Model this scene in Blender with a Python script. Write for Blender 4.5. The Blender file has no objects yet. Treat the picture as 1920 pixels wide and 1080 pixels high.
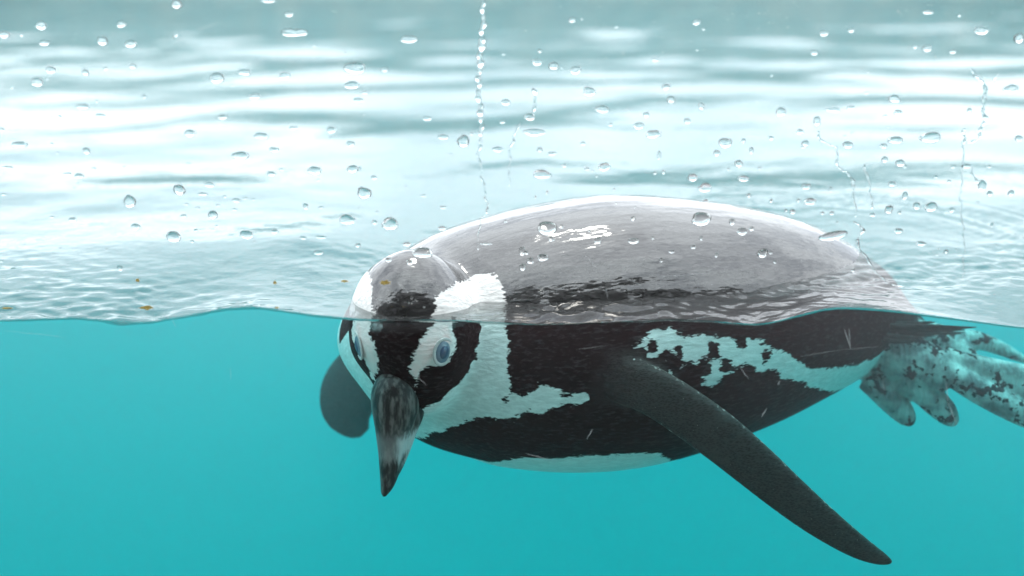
import bpy, bmesh, math, random
import numpy as np
from mathutils import Vector, Matrix, kdtree

# ------------------------------------------------------------------ camera
SC = bpy.context.scene
COL = SC.collection
PITCH = math.radians(15.4)
F = 2318.0 / 1920.0                       # focal length / sensor width
CAM = Vector((0.0, -0.85, 0.258))
cd = bpy.data.cameras.new('camera')
cam = bpy.data.objects.new('camera', cd)
COL.objects.link(cam)
cam.location = CAM
cam.rotation_euler = (math.radians(90) - PITCH, 0, 0)
cd.sensor_width = 36.0
cd.lens = 36.0 * F
cd.clip_start = 0.02
cd.clip_end = 500.0
cd.dof.use_dof = True
cd.dof.focus_distance = 0.96
cd.dof.aperture_fstop = 3.2
SC.camera = cam

# ------------------------------------------------------------------ sky and sun
SUN_EL, SUN_AZ = 74.0, 10.0               # degrees; azimuth from +Y towards +X
W = bpy.data.worlds.new('World')
SC.world = W
W.use_nodes = True
nt = W.node_tree
nt.nodes.clear()
wo = nt.nodes.new('ShaderNodeOutputWorld')
bg = nt.nodes.new('ShaderNodeBackground')
sky = nt.nodes.new('ShaderNodeTexSky')
sky.sky_type = 'NISHITA'
sky.sun_disc = False
sky.sun_elevation = math.radians(SUN_EL)
sky.sun_rotation = math.radians(SUN_AZ)
tc = nt.nodes.new('ShaderNodeTexCoord')
mp = nt.nodes.new('ShaderNodeMapping')
mp.inputs['Scale'].default_value = (1.0, 1.0, 2.2)
cl = nt.nodes.new('ShaderNodeTexNoise')
cl.inputs['Scale'].default_value = 2.6
cl.inputs['Detail'].default_value = 7.0
cl.inputs['Roughness'].default_value = 0.55
ramp = nt.nodes.new('ShaderNodeValToRGB')   # how much of the sky the bright cloud covers
ramp.color_ramp.elements[0].position = 0.34
ramp.color_ramp.elements[0].color = (0.42, 0.42, 0.42, 1)
ramp.color_ramp.elements[1].position = 0.56
ramp.color_ramp.elements[1].color = (1, 1, 1, 1)
mx = nt.nodes.new('ShaderNodeMixRGB')
mx.inputs['Color2'].default_value = (22.2, 23.2, 24.6, 1)
nt.links.new(tc.outputs['Generated'], mp.inputs['Vector'])
nt.links.new(mp.outputs[0], cl.inputs['Vector'])
nt.links.new(cl.outputs[0], ramp.inputs[0])
nt.links.new(ramp.outputs[0], mx.inputs['Fac'])
nt.links.new(sky.outputs[0], mx.inputs['Color1'])
nt.links.new(mx.outputs[0], bg.inputs['Color'])
bg.inputs['Strength'].default_value = 0.10
nt.links.new(bg.outputs[0], wo.inputs[0])

sl = bpy.data.lights.new('sun', 'SUN')
sl.energy = 0.7
sl.angle = math.radians(10.0)
sl.color = (1.0, 0.96, 0.90)
sun = bpy.data.objects.new('sun', sl)
COL.objects.link(sun)
_e, _a = math.radians(SUN_EL), math.radians(SUN_AZ)
sdir = Vector((math.cos(_e) * math.sin(_a), math.cos(_e) * math.cos(_a), math.sin(_e)))
sun.rotation_euler = sdir.to_track_quat('Z', 'Y').to_euler()
sun.location = sdir * 8

SC.view_settings.view_transform = 'Standard'
SC.view_settings.look = 'None'
SC.view_settings.gamma = 1.0
SC.view_settings.exposure = 0.72
SC.render.engine = 'CYCLES'
cy = SC.cycles
cy.use_denoising = True
cy.max_bounces = 14
cy.diffuse_bounces = 3
cy.glossy_bounces = 4
cy.transmission_bounces = 8
cy.volume_bounces = 4
cy.transparent_max_bounces = 24
cy.caustics_reflective = False
cy.caustics_refractive = False
cy.sample_clamp_indirect = 6.0
cy.use_light_tree = False

# ------------------------------------------------------------------ helpers
rng = np.random.default_rng(7)
FW = Vector((0, math.cos(PITCH), -math.sin(PITCH)))
UPV = Vector((0, math.sin(PITCH), math.cos(PITCH)))


def at(px, py, Y):
    """the point at depth Y (metres behind the glass) that the photograph's pixel px, py shows"""
    d = FW + Vector((1, 0, 0)) * ((px - 960) / 2318.0) + UPV * ((540 - py) / 2318.0)
    return CAM + d * ((Y - CAM.y) / d.y)


def tag(o, label=None, cat=None, group=None, kind=None):
    for k, v in (('label', label), ('category', cat), ('group', group), ('kind', kind)):
        if v:
            o[k] = v
    return o


def mesh_obj(name, verts, faces, mat, parent=None, smooth=True):
    me = bpy.data.meshes.new(name)
    me.from_pydata([tuple(v) for v in verts], [], faces)
    me.update()
    if smooth:
        me.polygons.foreach_set('use_smooth', [True] * len(me.polygons))
    o = bpy.data.objects.new(name, me)
    COL.objects.link(o)
    if mat:
        me.materials.append(mat)
    if parent:
        o.parent = parent
        o.matrix_parent_inverse = Matrix.Translation(-parent.location)
    return o


def grid_mesh(name, X, Y, Z, mat):
    """a sheet from three equal 2-D arrays"""
    n, m = X.shape
    co = np.stack([X, Y, Z], -1).reshape(-1, 3).astype(np.float32)
    i = np.arange(n - 1)[:, None] * m + np.arange(m - 1)[None, :]
    q = np.stack([i, i + 1, i + m + 1, i + m], -1).reshape(-1, 4)
    me = bpy.data.meshes.new(name)
    me.vertices.add(len(co)); me.vertices.foreach_set('co', co.ravel())
    me.loops.add(q.size); me.loops.foreach_set('vertex_index', q.ravel().astype(np.int32))
    me.polygons.add(len(q)); me.polygons.foreach_set('loop_start', (np.arange(len(q)) * 4).astype(np.int32))
    me.update(calc_edges=True)
    me.polygons.foreach_set('use_smooth', [True] * len(me.polygons))
    o = bpy.data.objects.new(name, me)
    COL.objects.link(o)
    me.materials.append(mat)
    return o


def box(name, lo, hi, mat, parent=None):
    x0, y0, z0 = lo
    x1, y1, z1 = hi
    v = [(x0, y0, z0), (x1, y0, z0), (x1, y1, z0), (x0, y1, z0), (x0, y0, z1), (x1, y0, z1), (x1, y1, z1), (x0, y1, z1)]
    f = [(0, 3, 2, 1), (4, 5, 6, 7), (0, 1, 5, 4), (1, 2, 6, 5), (2, 3, 7, 6), (3, 0, 4, 7)]
    return mesh_obj(name, v, f, mat, parent, smooth=False)


def new_mat(name):
    m = bpy.data.materials.new(name)
    m.use_nodes = True
    t = m.node_tree
    t.nodes.clear()
    out = t.nodes.new('ShaderNodeOutputMaterial')
    return m, t, out


def N(t, kind, **kw):
    n = t.nodes.new(kind)
    for k, v in kw.items():
        if k in n.inputs:
            n.inputs[k].default_value = v
        else:
            setattr(n, k, v)
    return n


def L(t, a, b):
    t.links.new(a, b)


def mathn(t, op, a, b=None, clamp=False):
    n = t.nodes.new('ShaderNodeMath')
    n.operation = op
    n.use_clamp = clamp
    for i, v in enumerate((a, b)):
        if v is None:
            continue
        if isinstance(v, (int, float)):
            n.inputs[i].default_value = v
        else:
            t.links.new(v, n.inputs[i])
    return n.outputs[0]


def mixc(t, fac, c1, c2):
    n = t.nodes.new('ShaderNodeMixRGB')
    for s, v in (('Fac', fac), ('Color1', c1), ('Color2', c2)):
        if isinstance(v, (int, float)):
            n.inputs[s].default_value = v
        elif isinstance(v, tuple):
            n.inputs[s].default_value = v if len(v) == 4 else (*v, 1)
        else:
            t.links.new(v, n.inputs[s])
    return n.outputs[0]


def simple_mat(name, c1, c2, scale=6.0, rough=0.7, bump=0.2, spec=0.3, stretch=None):
    """diffuse-ish surface with a noise between two colours and a little relief"""
    m, t, out = new_mat(name)
    p = N(t, 'ShaderNodeBsdfPrincipled')
    p.inputs['Roughness'].default_value = rough
    p.inputs['Specular IOR Level'].default_value = spec
    tcn = N(t, 'ShaderNodeTexCoord')
    vec = tcn.outputs['Object']
    if stretch:
        mpn = N(t, 'ShaderNodeMapping')
        mpn.inputs['Scale'].default_value = stretch
        L(t, vec, mpn.inputs[0])
        vec = mpn.outputs[0]
    n1 = N(t, 'ShaderNodeTexNoise', Scale=scale, Detail=8.0, Roughness=0.6)
    L(t, vec, n1.inputs['Vector'])
    r = N(t, 'ShaderNodeMapRange')
    r.inputs[1].default_value, r.inputs[2].default_value = 0.35, 0.65
    L(t, n1.outputs[0], r.inputs[0])
    L(t, mixc(t, r.outputs[0], c1, c2), p.inputs['Base Color'])
    b = N(t, 'ShaderNodeBump', Strength=bump, Distance=0.01)
    L(t, n1.outputs[0], b.inputs['Height'])
    L(t, b.outputs[0], p.inputs['Normal'])
    L(t, p.outputs[0], out.inputs[0])
    return m


def sstep(a, b, x):
    q = np.clip((x - a) / (b - a), 0, 1)
    return q * q * (3 - 2 * q)


# ------------------------------------------------------------------ the pool and the viewing gallery
paint = simple_mat('pool_paint', (0.085, 0.31, 0.31), (0.11, 0.36, 0.36), 3.0, 0.7, 0.1)
coping_m = simple_mat('coping_concrete', (0.36, 0.52, 0.53), (0.52, 0.60, 0.57), 5.0, 0.8, 0.3)
gallery_m = simple_mat('gallery_concrete', (0.05, 0.05, 0.05), (0.08, 0.08, 0.08), 4.0, 0.9, 0.2)
path_m = simple_mat('path_concrete', (0.30, 0.30, 0.29), (0.40, 0.39, 0.37), 4.0, 0.9, 0.2)
sand_m = simple_mat('bank_ground', (0.34, 0.31, 0.25), (0.45, 0.40, 0.32), 1.5, 0.95, 0.4)

PX, PY, PZ = 3.2, 6.2, -1.5
S = lambda o: tag(o, kind='structure')
S(box('pool_floor', (-PX, -0.03, PZ - 0.15), (PX, PY, PZ), paint))
S(box('wall_far', (-PX - 0.3, PY + 0.002, PZ), (PX + 0.3, PY + 0.3, 0.56), coping_m))
S(box('wall_left', (-PX - 0.3, 0.0, PZ), (-PX - 0.002, PY, 0.56), coping_m))
S(box('wall_right', (PX + 0.002, 0.0, PZ), (PX + 0.3, PY, 0.56), coping_m))
S(box('ground', (-200, PY + 0.303, -0.6), (200, 300, 0.46), sand_m))
S(box('bank_left', (-200, 0.0, -0.6), (-PX - 0.303, PY + 0.30, 0.46), sand_m))
S(box('bank_right', (PX + 0.303, 0.0, -0.6), (200, PY + 0.30, 0.46), sand_m))
# the visitors' side: a low wall round the pane and a path
S(box('wall_front_below', (-PX, -0.03, PZ), (PX, -0.003, -0.75), gallery_m))
S(box('wall_front_left', (-PX, -0.03, -0.748), (-1.402, -0.003, 0.75), gallery_m))
S(box('wall_front_right', (1.402, -0.03, -0.748), (PX, -0.003, 0.75), gallery_m))
S(box('visitor_path', (-200, -200, -1.35), (200, -0.033, -1.2), path_m))
S(box('light_block_roof', (-6, -4.2, 2.05), (6, -1.3, 2.2), gallery_m))  # added out of view to cut the light reaching the tank front
S(box('light_block_wall', (-6, -4.4, -1.198), (6, -4.203, 2.2), gallery_m))  # added dark backing behind the camera, also there to dim front light

# ------------------------------------------------------------------ the water
LINE = [(-400, 600), (0, 599), (130, 592), (260, 601), (330, 590), (440, 566), (500, 571), (560, 583), (700, 597),
        (850, 598), (1000, 608), (1120, 605), (1200, 601), (1280, 597), (1350, 602), (1430, 609), (1500, 590),
        (1560, 573), (1620, 574), (1700, 583), (1800, 597), (1920, 614), (2300, 606)]
lp = [at(x, y, 0.0) for x, y in LINE]
LX, LZ = np.array([p.x for p in lp]), np.array([p.z for p in lp])
_k = np.linspace(LX[0], LX[-1], 500)
_z = np.interp(_k, LX, LZ)
_ker = np.exp(-np.linspace(-2, 2, 21) ** 2); _ker /= _ker.sum()
_z = np.convolve(np.pad(_z, 10, 'edge'), _ker, 'valid')
# torso axis, used by the water for the swell round the bird
TA, TB = Vector((-0.12, 0.13, -0.06)), Vector((0.36, 0.275, -0.078))

WAVES = []
for lam, amp, num in ((0.9, 0.035, 6), (0.42, 0.055, 9), (0.20, 0.042, 12), (0.095, 0.026, 14), (0.046, 0.022, 16), (0.023, 0.012, 16)):
    for i in range(num):
        l = lam * rng.uniform(0.72, 1.4)
        th = rng.normal(1.75, 0.75)       # mostly along the line of sight: crests lie across it
        WAVES.append((2 * math.pi / l * math.cos(th), 2 * math.pi / l * math.sin(th), rng.uniform(0, 6.283), 0.54 * amp / math.sqrt(num) * l / (2 * math.pi) * 1.4, l))


CHOP = []
for i in range(22):
    l = rng.uniform(0.009, 0.036)
    th = rng.normal(1.6, 0.6)
    CHOP.append((2 * math.pi / l * math.cos(th), 2 * math.pi / l * math.sin(th), rng.uniform(0, 6.283), 0.19 / math.sqrt(22) * l / (2 * math.pi) * 1.4, l))


def wave_height(x, y, cell):
    h = np.zeros_like(x)
    # slow change of how rough the surface is
    patch = 0.72 + 0.45 * np.sin(3.1 * x + 1.7 * y + 0.6) * np.sin(2.3 * y - 1.4 * x + 1.0)
    for kx, ky, ph, a, l in WAVES:
        w = sstep(2.0, 5.0, l / cell)
        pt = patch if l < 0.3 else 1.0
        h += a * w * pt * np.sin(kx * x + ky * y + ph + 0.6 * np.sin(1.9 * kx * 0.13 * y - ky * 0.21 * x))
    return h


def water_z(x, y, cell):
    near = np.interp(x, _k, _z)
    fall = np.exp(-(y / 0.07))
    h = wave_height(x, y, cell) * (1 - 0.85 * np.exp(-(y / 0.02)))
    # calmer beside the glass but choppier by the bird
    ax, ay = TB.x - TA.x, TB.y - TA.y
    ll = math.hypot(ax, ay)
    s = ((x - TA.x) * ax + (y - TA.y) * ay) / ll
    d = np.abs((x - TA.x) * -ay + (y - TA.y) * ax) / ll
    d = np.sqrt(d ** 2 + np.maximum(0, np.maximum(-s, s - ll)) ** 2)
    wake = np.exp(-((d - 0.12) / 0.05) ** 2) * sstep(0.02, 0.16, s)
    h += wake * 0.0006 * np.sin(d * 210 + 3 * np.sin(s * 27) + 2 * np.sin(x * 71 + y * 40))
    h += wake * 0.00045 * np.sin(x * 260 + 2 * np.sin(y * 130)) * np.sin(y * 300 + 2 * np.sin(x * 90))
    chop = np.exp(-(y / 0.19) ** 2) * (0.55 + 0.45 * np.sin(x * 9 + y * 14 + 2 * np.sin(x * 5))) * sstep(0.0, 0.012, y) * (1 - 0.45 * sstep(0.12, 0.34, x))
    for kx, ky, ph, am, l in CHOP:
        h += chop * am * sstep(2.0, 5.0, l / cell) * np.sin(kx * x + ky * y + ph + 1.2 * np.sin(0.31 * ky * x + 0.2 * kx * y))
    men = 0.0052 * np.exp(-y / 0.0055)
    return near * fall + h * 0.95 + men - 0.0052 * fall


rows = [0.0]
while rows[-1] < PY:
    yv = rows[-1]
    rows.append(yv + min(0.0007 + 0.0045 * yv + 0.0016 * min(1, yv / 0.02), 0.05))
rows[-1] = PY
yr = np.array(rows)
inner = np.linspace(-1, 1, 640)
outer = np.linspace(0, 1, 24)[1:]
X = []
for yv in yr:
    hw = min(0.46 + 0.50 * yv, PX - 0.3)
    X.append(np.concatenate([-(hw + (PX - hw) * outer[::-1]), inner * hw, hw + (PX - hw) * outer]))
WX = np.array(X)
WY = np.repeat(yr[:, None], WX.shape[1], 1)
CELL = np.maximum(np.gradient(yr)[:, None] * 0.8, np.abs(np.gradient(WX, axis=1)))
WZ = water_z(WX, WY, CELL)

wm, t, out = new_mat('water_surface')
fr = N(t, 'ShaderNodeFresnel', IOR=1.34)
geo = N(t, 'ShaderNodeNewGeometry')
tcn = N(t, 'ShaderNodeTexCoord')
wn = N(t, 'ShaderNodeTexNoise', Scale=85.0, Detail=3.0, Roughness=0.5)
L(t, tcn.outputs['Object'], wn.inputs['Vector'])
wb = N(t, 'ShaderNodeBump', Strength=0.12, Distance=0.004)
L(t, wn.outputs[0], wb.inputs['Height'])
gl = N(t, 'ShaderNodeBsdfGlossy', Roughness=0.0)
L(t, wb.outputs[0], gl.inputs['Normal'])
L(t, wb.outputs[0], fr.inputs['Normal'])
tr = N(t, 'ShaderNodeBsdfTransparent')
# radiance drops by the square of the index when light leaves water for air
L(t, mixc(t, geo.outputs['Backfacing'], (0.50, 0.50, 0.50), (0.98, 1.0, 1.0)), tr.inputs['Color'])
dt = N(t, 'ShaderNodeVectorMath', operation='DOT_PRODUCT')
L(t, geo.outputs['Incoming'], dt.inputs[0]); L(t, geo.outputs['Normal'], dt.inputs[1])
graz = N(t, 'ShaderNodeMapRange')                     # seen from below at a shallow angle the surface is a mirror
graz.inputs[1].default_value, graz.inputs[2].default_value = 0.30, 0.52
graz.inputs[3].default_value, graz.inputs[4].default_value = 1.0, 0.0
L(t, mathn(t, 'ABSOLUTE', dt.outputs['Value']), graz.inputs[0])
below = mathn(t, 'MULTIPLY', graz.outputs[0], geo.outputs['Backfacing'])
above = mathn(t, 'MULTIPLY', fr.outputs[0], mathn(t, 'SUBTRACT', 1.0, geo.outputs['Backfacing']))
fac = mathn(t, 'ADD', above, below, clamp=True)
ms = N(t, 'ShaderNodeMixShader')
L(t, fac, ms.inputs[0]); L(t, tr.outputs[0], ms.inputs[1]); L(t, gl.outputs[0], ms.inputs[2])
L(t, ms.outputs[0], out.inputs[0])
S(grid_mesh('water_surface', WX, WY, WZ, wm))

# the body of the water: a closed volume right under the surface
vm, t, out = new_mat('pool_water')
va = N(t, 'ShaderNodeVolumeAbsorption')
va.inputs['Color'].default_value = (0.0, 0.936, 0.938, 1)
va.inputs['Density'].default_value = 4.3
vs = N(t, 'ShaderNodeVolumeScatter')
vs.inputs['Color'].default_value = (0.86, 0.48, 0.51, 1)
vs.inputs['Density'].default_value = 0.75
vs.inputs['Anisotropy'].default_value = 0.2
ad = N(t, 'ShaderNodeAddShader')
L(t, va.outputs[0], ad.inputs[0]); L(t, vs.outputs[0], ad.inputs[1])
L(t, ad.outputs[0], out.inputs['Volume'])
try:
    vm.cycles.homogeneous_volume = True
except Exception:
    pass
st = 3
sx, sy = WX[::st, ::st], WY[::st, ::st]
iy = list(range(0, WX.shape[0], st)); ix = list(range(0, WX.shape[1], st))
if iy[-1] != WX.shape[0] - 1: iy.append(WX.shape[0] - 1)
if ix[-1] != WX.shape[1] - 1: ix.append(WX.shape[1] - 1)
VX, VY, VZ = WX[np.ix_(iy, ix)].copy(), WY[np.ix_(iy, ix)].copy(), WZ[np.ix_(iy, ix)] - 0.0006
VX *= (PX - 0.001) / PX
VY = np.clip(VY, 0.0008, PY - 0.001)
n, m = VX.shape
top = np.stack([VX, VY, VZ], -1).reshape(-1, 3)
ring = [j for j in range(m)] + [i * m + m - 1 for i in range(1, n)] + [(n - 1) * m + j for j in range(m - 2, -1, -1)] + [i * m for i in range(n - 2, 0, -1)]
bot = [(top[r][0], top[r][1], PZ + 0.002) for r in ring]
verts = [tuple(v) for v in top] + bot
faces = [(i * m + j, i * m + j + 1, (i + 1) * m + j + 1, (i + 1) * m + j) for i in range(n - 1) for j in range(m - 1)]
nb = len(top)
R = len(ring)
faces += [(ring[(k + 1) % R], ring[k], nb + k, nb + (k + 1) % R) for k in range(R)]
faces.append(tuple(nb + k for k in range(R - 1, -1, -1)))
S(mesh_obj('water', verts, faces, vm, smooth=False))

# ------------------------------------------------------------------ the penguin
def spline(pts, n):
    """Catmull-Rom through rows of numbers"""
    P = np.array(pts, float)
    P = np.vstack([2 * P[0] - P[1], P, 2 * P[-1] - P[-2]])
    res = []
    for tt in np.linspace(0, len(pts) - 1 - 1e-9, n):
        i = int(tt); u = tt - i
        a, b, c, d = P[i], P[i + 1], P[i + 2], P[i + 3]
        res.append(0.5 * ((2 * b) + (c - a) * u + (2 * a - 5 * b + 4 * c - d) * u * u + (3 * b - a - 3 * c + d) * u ** 3))
    return np.array(res)


def loft(stations, lateral, n=40, seg=40, power=2.0, up_bias=0.0, closed=True):
    """stations: (centre Vector, half width along lateral, half depth across it); returns verts, faces"""
    rows_ = spline([(c.x, c.y, c.z, w, d) for c, w, d in stations], n)
    C = rows_[:, :3]
    T = np.gradient(C, axis=0)
    T /= np.linalg.norm(T, axis=1)[:, None] + 1e-12
    lat0 = np.array(lateral, float)
    verts, faces = [], []
    for k in range(n):
        tg = T[k]
        la = lat0 - tg * lat0.dot(tg); la /= np.linalg.norm(la)
        de = np.cross(tg, la)
        w, d = max(rows_[k, 3], 1e-4), max(rows_[k, 4], 1e-4)
        for j in range(seg):
            a = 2 * math.pi * j / seg
            ca, sa = math.cos(a), math.sin(a)
            ca = math.copysign(abs(ca) ** (2 / power), ca); sa = math.copysign(abs(sa) ** (2 / power), sa)
            verts.append(C[k] + la * w * ca + de * d * sa)
    for k in range(n - 1):
        for j in range(seg):
            j2 = (j + 1) % seg
            faces.append((k * seg + j, k * seg + j2, (k + 1) * seg + j2, (k + 1) * seg + j))
    faces.append(tuple(range(seg - 1, -1, -1)))
    faces.append(tuple((n - 1) * seg + j for j in range(seg)))
    return verts, faces


PARTS = []          # (region id, verts, faces)


def st_px(rows_, cover=1.0):
    """rows of (px, py, Y, half size in photograph pixels, second half size in metres or None)"""
    outl = []
    for px, py, Y, hp, d in rows_:
        c = at(px, py, Y)
        s = (c - CAM).dot(FW) / 2318.0
        outl.append((c, hp * s, d if d is not None else hp * s))
    return outl


# torso: chest to rump; sizes are half the outline's height
torso = st_px([(664, 680, .150, 26, None), (685, 668, .148, 95, None), (735, 657, .147, 152, None), (800, 648, .148, 193, None), (880, 640, .152, 222, None), (950, 637, .157, 240, None),
               (1050, 631, .166, 254, None), (1150, 622, .176, 257, None), (1250, 612, .188, 245, None), (1350, 600, .200, 222, None), (1450, 592, .214, 192, None),
               (1530, 592, .225, 158, None), (1600, 600, .236, 118, None), (1660, 615, .245, 76, None), (1710, 622, .252, 40, None), (1740, 622, .256, 14, None)])
PARTS.append((0, *loft(torso, (0, 0.25, 1), 60, 56)))
# neck
neck = st_px([(775, 600, .092, 118, None), (810, 606, .110, 150, None), (850, 620, .135, 185, None), (900, 632, .155, 200, None)])
PARTS.append((1, *loft(neck, (1, 0, 0), 16, 44)))
# head: crown down to the base of the beak; the face is turned a little to the left of the camera
LATH = (0.94, -0.30, 0)
head = st_px([(792, 500, .105, 30, .020), (790, 515, .100, 82, .044), (786, 545, .094, 112, .054), (783, 590, .086, 126, .058), (780, 635, .077, 124, .057), (778, 680, .070, 115, .050), (771, 722, .062, 88, .038), (759, 754, .054, 58, .024), (752, 772, .049, 26, .011)])
PARTS.append((1, *loft(head, LATH, 34, 48)))
# near flipper, a blade hanging down to the right
flip = st_px([(1040, 660, .098, 40, .016), (1095, 682, .072, 47, .012), (1150, 703, .060, 47, .0095), (1225, 735, .054, 46, .0085), (1290, 776, .051, 47, .0075), (1350, 820, .050, 47, .0068),
              (1415, 874, .049, 44, .006), (1480, 930, .048, 39, .0054), (1540, 978, .047, 33, .0048), (1600, 1020, .046, 25, .0042), (1636, 1040, .045, 18, .0036), (1657, 1049, .045, 12, .003), (1669, 1053, .045, 6, .002), (1673, 1054, .045, 2, .001)])
PARTS.append((2, *loft(flip, (0.6, 0.0, 0.8), 60, 40, power=2.4)))
# far flipper, showing past the chest
flip2 = st_px([(800, 640, .26, 50, .014), (735, 660, .262, 50, .012), (690, 690, .258, 56, .010), (662, 728, .252, 60, .0085), (655, 765, .246, 54, .007), (668, 795, .242, 36, .005), (684, 812, .240, 12, .003)])
PARTS.append((2, *loft(flip2, (1, 0.1, 0.5), 36, 36, power=2.4)))


def limb(rows_, lat, region=3, n=22, seg=20):
    PARTS.append((region, *loft(st_px(rows_), lat, n, seg)))


# near foot: spotted shank, two long toes running out of the picture and two that hang down
limb([(1650, 660, .205, 40, .022), (1700, 674, .190, 46, .020), (1745, 690, .178, 44, .016), (1785, 712, .172, 30, .011)], (0.4, 0, 1))
limb([(1765, 690, .172, 20, .009), (1810, 718, .166, 24, .010), (1870, 752, .160, 25, .0095), (1930, 782, .156, 23, .009), (1990, 806, .152, 18, .007), (2015, 815, .150, 8, .004)], (0.4, 0, 1))
limb([(1770, 670, .180, 20, .009), (1820, 688, .178, 26, .010), (1890, 702, .176, 25, .0095), (1960, 712, .174, 22, .009), (2020, 720, .172, 16, .006), (2040, 722, .172, 6, .004)], (0, 0, 1))
limb([(1620, 712, .196, 18, .010), (1655, 735, .190, 25, .0095), (1685, 764, .186, 24, .0085), (1702, 786, .184, 17, .007), (1708, 798, .183, 6, .003)], (1, 0, .6))
limb([(1690, 710, .184, 22, .010), (1735, 738, .178, 26, .0095), (1768, 768, .174, 24, .0085), (1784, 788, .172, 16, .007), (1790, 798, .171, 6, .003)], (1, 0, .6))
# webs of the near foot
limb([(1770, 690, .176, 20, .004), (1840, 722, .170, 28, .0030), (1900, 742, .167, 34, .0026), (1960, 760, .164, 36, .0022)], (0.1, 0, 1))
limb([(1650, 708, .192, 16, .004), (1690, 728, .186, 18, .003), (1712, 742, .183, 12, .0026), (1722, 750, .182, 6, .002)], (0.8, 0, .9))
# far foot: heel, one toe along and one above it
limb([(1700, 640, .232, 40, .018), (1750, 640, .226, 36, .016), (1790, 655, .216, 30, .014), (1815, 680, .205, 24, .011)], (0.4, 0, 1))
limb([(1770, 645, .226, 22, .010), (1810, 640, .226, 24, .010), (1840, 640, .226, 17, .008), (1880, 655, .226, 13, .007), (1915, 672, .226, 8, .005), (1932, 680, .226, 4, .003)], (0, 0, 1))


def build_body():
    verts, faces = [], []
    owner, rim = [], []
    for rid, v, f in PARTS:
        b = len(verts)
        verts += [tuple(q) for q in v]
        owner += [rid] * len(v)
        rim += [abs(math.cos(2 * math.pi * (j % 40 if len(v) == 2400 else j % 36) / (40 if len(v) == 2400 else 36))) if rid == 2 else 0.0 for j in range(len(v))]
        faces += [tuple(b + i for i in q) for q in f]
    me = bpy.data.meshes.new('body_raw')
    me.from_pydata(verts, [], faces)
    me.update()
    bm = bmesh.new(); bm.from_mesh(me); bmesh.ops.recalc_face_normals(bm, faces=bm.faces[:]); bm.to_mesh(me); bm.free()
    tmp = bpy.data.objects.new('body_raw', me)
    COL.objects.link(tmp)
    r = tmp.modifiers.new('r', 'REMESH'); r.mode = 'VOXEL'; r.voxel_size = 0.00135; r.use_smooth_shade = True
    s = tmp.modifiers.new('s', 'SMOOTH'); s.factor = 0.5; s.iterations = 6
    dg = bpy.context.evaluated_depsgraph_get()
    res = bpy.data.meshes.new_from_object(tmp.evaluated_get(dg))
    bpy.data.objects.remove(tmp)
    co = np.empty(len(res.vertices) * 3, np.float32)
    res.vertices.foreach_get('co', co)
    co = co.reshape(-1, 3)
    # a wider blend where the neck runs into chest and head
    kd = kdtree.KDTree(len(verts))
    for i, v in enumerate(verts):
        kd.insert(v, i)
    kd.balance()
    hit_ = np.array([kd.find(c)[1] for c in co.tolist()], np.int32)
    reg = np.array(owner, np.int32)[hit_]
    rim = np.array(rim)[hit_]
    ed = np.empty(len(res.edges) * 2, np.int32); res.edges.foreach_get('vertices', ed); ed = ed.reshape(-1, 2)
    deg = np.bincount(ed.ravel(), minlength=len(co)).astype(np.float32)
    soft = (reg <= 1).astype(np.float32)[:, None]
    nsm = 60
    hc = np.array(at(800, 620, .10))
    blend = np.clip(1.3 - np.abs(np.linalg.norm(co - hc, axis=1) - 0.055) / 0.05, 0, 1)[:, None] * soft
    for _ in range(nsm):
        acc = np.zeros_like(co)
        for k in range(3):
            acc[:, k] = np.bincount(ed[:, 0], co[ed[:, 1], k], len(co)) + np.bincount(ed[:, 1], co[ed[:, 0], k], len(co))
        co = co + (acc / deg[:, None] - co) * 0.5 * blend
    res.vertices.foreach_set('co', co.astype(np.float32).ravel())
    res.update()
    res.polygons.foreach_set('use_smooth', [True] * len(res.polygons))
    return res, co, reg, rim


body_me, BCO, BREG, BRIM = build_body()

# coordinates on the bird: torso (s along the axis, arc round it), head (longitude, latitude about its middle)
AX = np.array(TB - TA); AXL = np.linalg.norm(AX); AX /= AXL
LATV = np.cross(AX, (0, 0, 1.0)); LATV /= np.linalg.norm(LATV)
if LATV[1] > 0: LATV = -LATV            # towards the glass: the bird's left side
UPT = np.cross(LATV, AX); UPT = UPT if UPT[2] > 0 else -UPT
HC = np.array(at(783, 612, .085))


def torso_uv(P):
    d = np.atleast_2d(P) - np.array(TA)
    return np.stack([d @ AX, np.arctan2(d @ UPT, d @ LATV) * 0.11], -1)


def head_uv(P):
    d = np.atleast_2d(P) - HC
    d = d / np.linalg.norm(d, axis=1)[:, None]
    return np.stack([np.arctan2(d[:, 0], -d[:, 1]) * 0.055, np.arcsin(np.clip(d[:, 2], -1, 1)) * 0.055], -1)


def poly_sd(P, poly):
    """signed distance, positive inside"""
    V = np.array(poly, float)
    d = np.full(len(P), 1e9)
    inside = np.zeros(len(P), bool)
    for i in range(len(V)):
        a, b = V[i - 1], V[i]
        e = b - a
        w = P - a
        q = w - e * np.clip((w @ e) / (e @ e + 1e-12), 0, 1)[:, None]
        d = np.minimum(d, (q ** 2).sum(1))
        c1 = (a[1] <= P[:, 1]) != (b[1] <= P[:, 1])
        with np.errstate(divide='ignore', invalid='ignore'):
            xi = a[0] + (P[:, 1] - a[1]) / (e[1] if abs(e[1]) > 1e-12 else 1e-12) * e[0]
        inside ^= c1 & (P[:, 0] < xi)
    return np.sqrt(d) * np.where(inside, 1, -1)


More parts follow.
